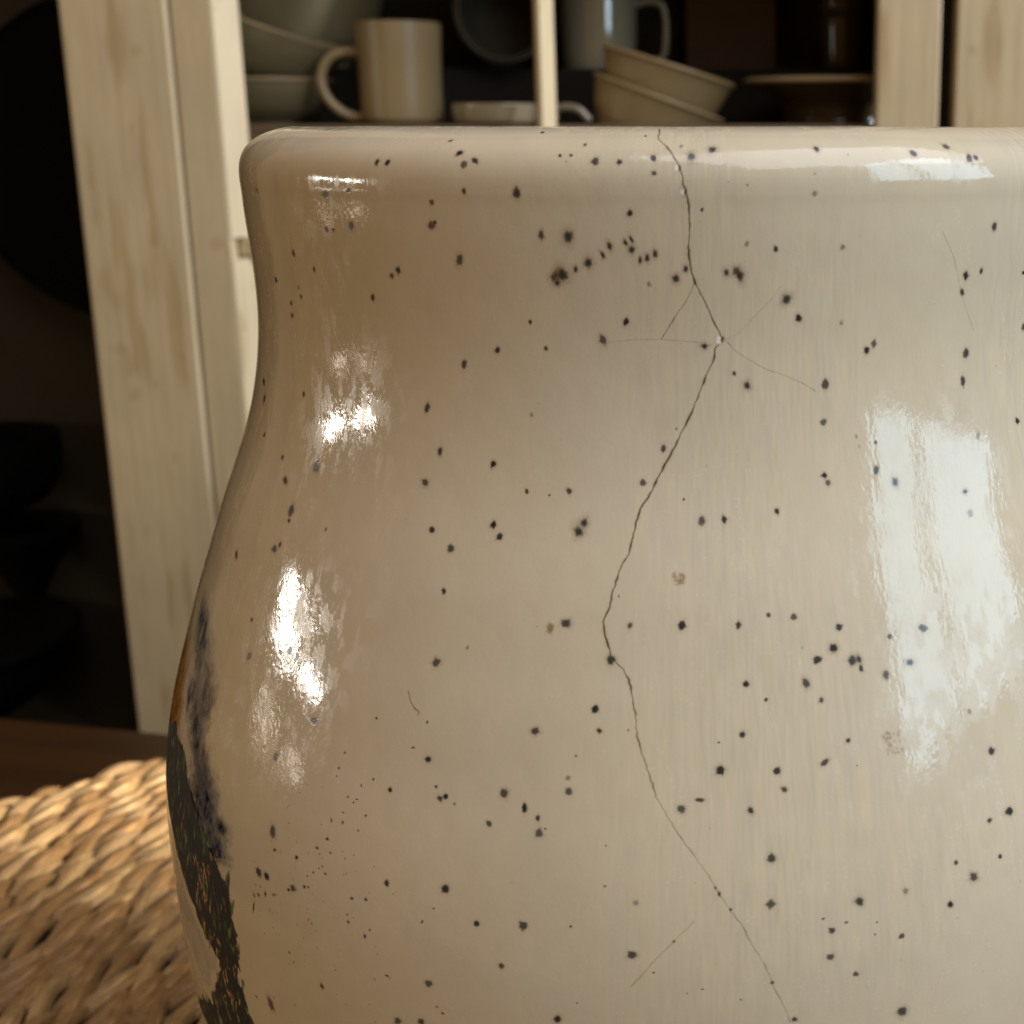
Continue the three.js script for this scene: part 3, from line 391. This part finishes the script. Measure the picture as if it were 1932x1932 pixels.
handled('soup_cup', 'low grey handled cup behind the upright bar', 'cup', [-0.2165, SH, -1.43],
  [[0.0004, 0.0005], [0.044, 0], [0.0465, 0.0008], [0.0482, 0.0025], [0.0492, 0.006], [0.0503, 0.0165], [0.0501, 0.0178], [0.0494, 0.0182], [0.0486, 0.0176], [0.0472, 0.008], [0.045, 0.005], [0.0004, 0.004]], whiteware,
  [[0.047, 0.014, 0], [0.058, 0.0155, 0.004], [0.069, 0.013, 0.006], [0.0765, 0.006, 0.007], [0.079, 0.003, 0.007]], 0.0036);
handled('pitcher', 'tall cream pitcher with square handle behind the tilted bowls', 'pitcher', [-0.149, 0.404, -1.66],
  [[0.0004, 0.001], [0.034, 0], [0.039, 0.006], [0.041, 0.03], [0.0425, 0.08], [0.044, 0.12], [0.0425, 0.121], [0.0405, 0.08], [0.037, 0.012], [0.0004, 0.008]], whiteware,
  [[0.041, 0.068, 0], [0.055, 0.071, 0], [0.068, 0.068, 0], [0.0725, 0.055, 0], [0.0725, 0.03, 0], [0.069, 0.014, 0], [0.056, 0.01, 0], [0.04, 0.012, 0]], 0.0036);
const deep = (R, H) => [[0.0004, 0.001], [R * 0.7, 0], [R * 0.76, H * 0.06], [R * 0.86, H * 0.4], [R * 0.97, H * 0.9], [R, H], [R * 0.965, H], [R * 0.9, H * 0.7], [R * 0.74, H * 0.14], [0.0004, H * 0.1]];
for (const [label, p, R, H, tilt] of [['tilted cream bowl lying under another right of the bar', [-0.0895, 0.329, -1.452], 0.0645, 0.046, -0.345], ['tilted cream bowl nested in the one below it', [-0.0775, 0.3555, -1.452], 0.064, 0.047, -0.29]]) {
  const t = thing('bowl', label, 'bowl', p); t.rotation.z = tilt; part('body', lathe(deep(R, H)), stoneware, t); part('rim', (() => { const g = new THREE.TorusGeometry(R * 0.984, 0.0022, 8, 64); g.rotateX(Math.PI / 2); g.translate(0, H, 0); return g; })(), stoneware, t);
}
const wide = thing('serving_bowl', 'wide shallow brown bowl on the shelf by the right stile', 'bowl', [0.098, SH, -1.5]);
part('body', lathe([[0.0004, 0.001], [0.048, 0], [0.052, 0.006], [0.056, 0.02], [0.078, 0.034], [0.089, 0.0385], [0.088, 0.042], [0.072, 0.037], [0.045, 0.02], [0.0004, 0.016]]), brownware, wide);
part('rim', (() => { const g = new THREE.TorusGeometry(0.0885, 0.0028, 8, 72); g.rotateX(Math.PI / 2); g.translate(0, 0.0405, 0); return g; })(), stoneware, wide);
const jar = thing('jar', 'glossy brown jar with a flared neck above the wide bowl', 'jar', [0.115, 0.404, -1.665]);
part('body', lathe([[0.0004, 0.001], [0.02, 0], [0.0235, 0.006], [0.025, 0.03], [0.0255, 0.052], [0.0235, 0.056], [0.027, 0.062], [0.028, 0.07], [0.026, 0.0705], [0.022, 0.056], [0.0225, 0.01], [0.0004, 0.006]]), brownware, jar);
const chop = thing('wooden_board', 'dark reddish wooden board standing at the back of the cabinet', 'board', [-0.0065, 0.404, -1.705]);
part('board', box(-0.0515, 0.0515, 0, 0.16, -0.008, 0.008, 0.004), boardWood, chop);

// black pans hanging on the dark wall left of the cabinet
function nail(t, x, y) { part('nail', (() => { const g = new THREE.CylinderGeometry(0.003, 0.003, 0.05, 10); g.rotateX(Math.PI / 2); g.translate(x, y, -0.02); return g; })(), blackIron, t); }
const pan = thing('round_pan', 'huge black round pan hanging left of the cabinet post', 'pan', [-0.7, 0.31, -1.72]);
part('pan_base', (() => { const g = new THREE.CylinderGeometry(0.178, 0.168, 0.03, 72); g.rotateX(Math.PI / 2); return g; })(), blackIron, pan);
part('rim', new THREE.TorusGeometry(0.178, 0.004, 8, 96).translate(0, 0, 0.014), blackIron, pan); nail(pan, 0, 0.19);
const halfPot = (name, label, cat, p, prof) => { const t = thing(name, label, cat, p); part('body', lathe(prof), blackIron, t); return t; };
const hungPot = halfPot('saucepan', 'black saucepan under the huge pan on the dark wall', 'saucepan', [-0.862, -0.085, -1.66], [[0.0004, 0], [0.035, 0.001], [0.06, 0.018], [0.073, 0.05], [0.0745, 0.084], [0.072, 0.085], [0.069, 0.05], [0.0004, 0.006]]);
part('handle', tube([[-0.07, 0.075, 0], [-0.12, 0.085, 0], [-0.2, 0.09, 0]], 0.006), blackIron, hungPot);
halfPot('funnel', 'small black funnel between saucepan and bowl on the dark wall', 'funnel', [-0.852, -0.205, -1.69], [[0.006, 0], [0.014, 0.001], [0.02, 0.012], [0.035, 0.04], [0.06, 0.075], [0.064, 0.09], [0.06, 0.09], [0.03, 0.042], [0.012, 0.014], [0.006, 0.0]]);
halfPot('iron_bowl', 'wide black bowl lowest on the dark wall', 'bowl', [-0.93, -0.335, -1.62], [[0.0004, 0], [0.05, 0.002], [0.095, 0.025], [0.13, 0.062], [0.145, 0.098], [0.153, 0.103], [0.152, 0.108], [0.14, 0.108], [0.11, 0.05], [0.0004, 0.012]]);

renderer.render(scene, camera);
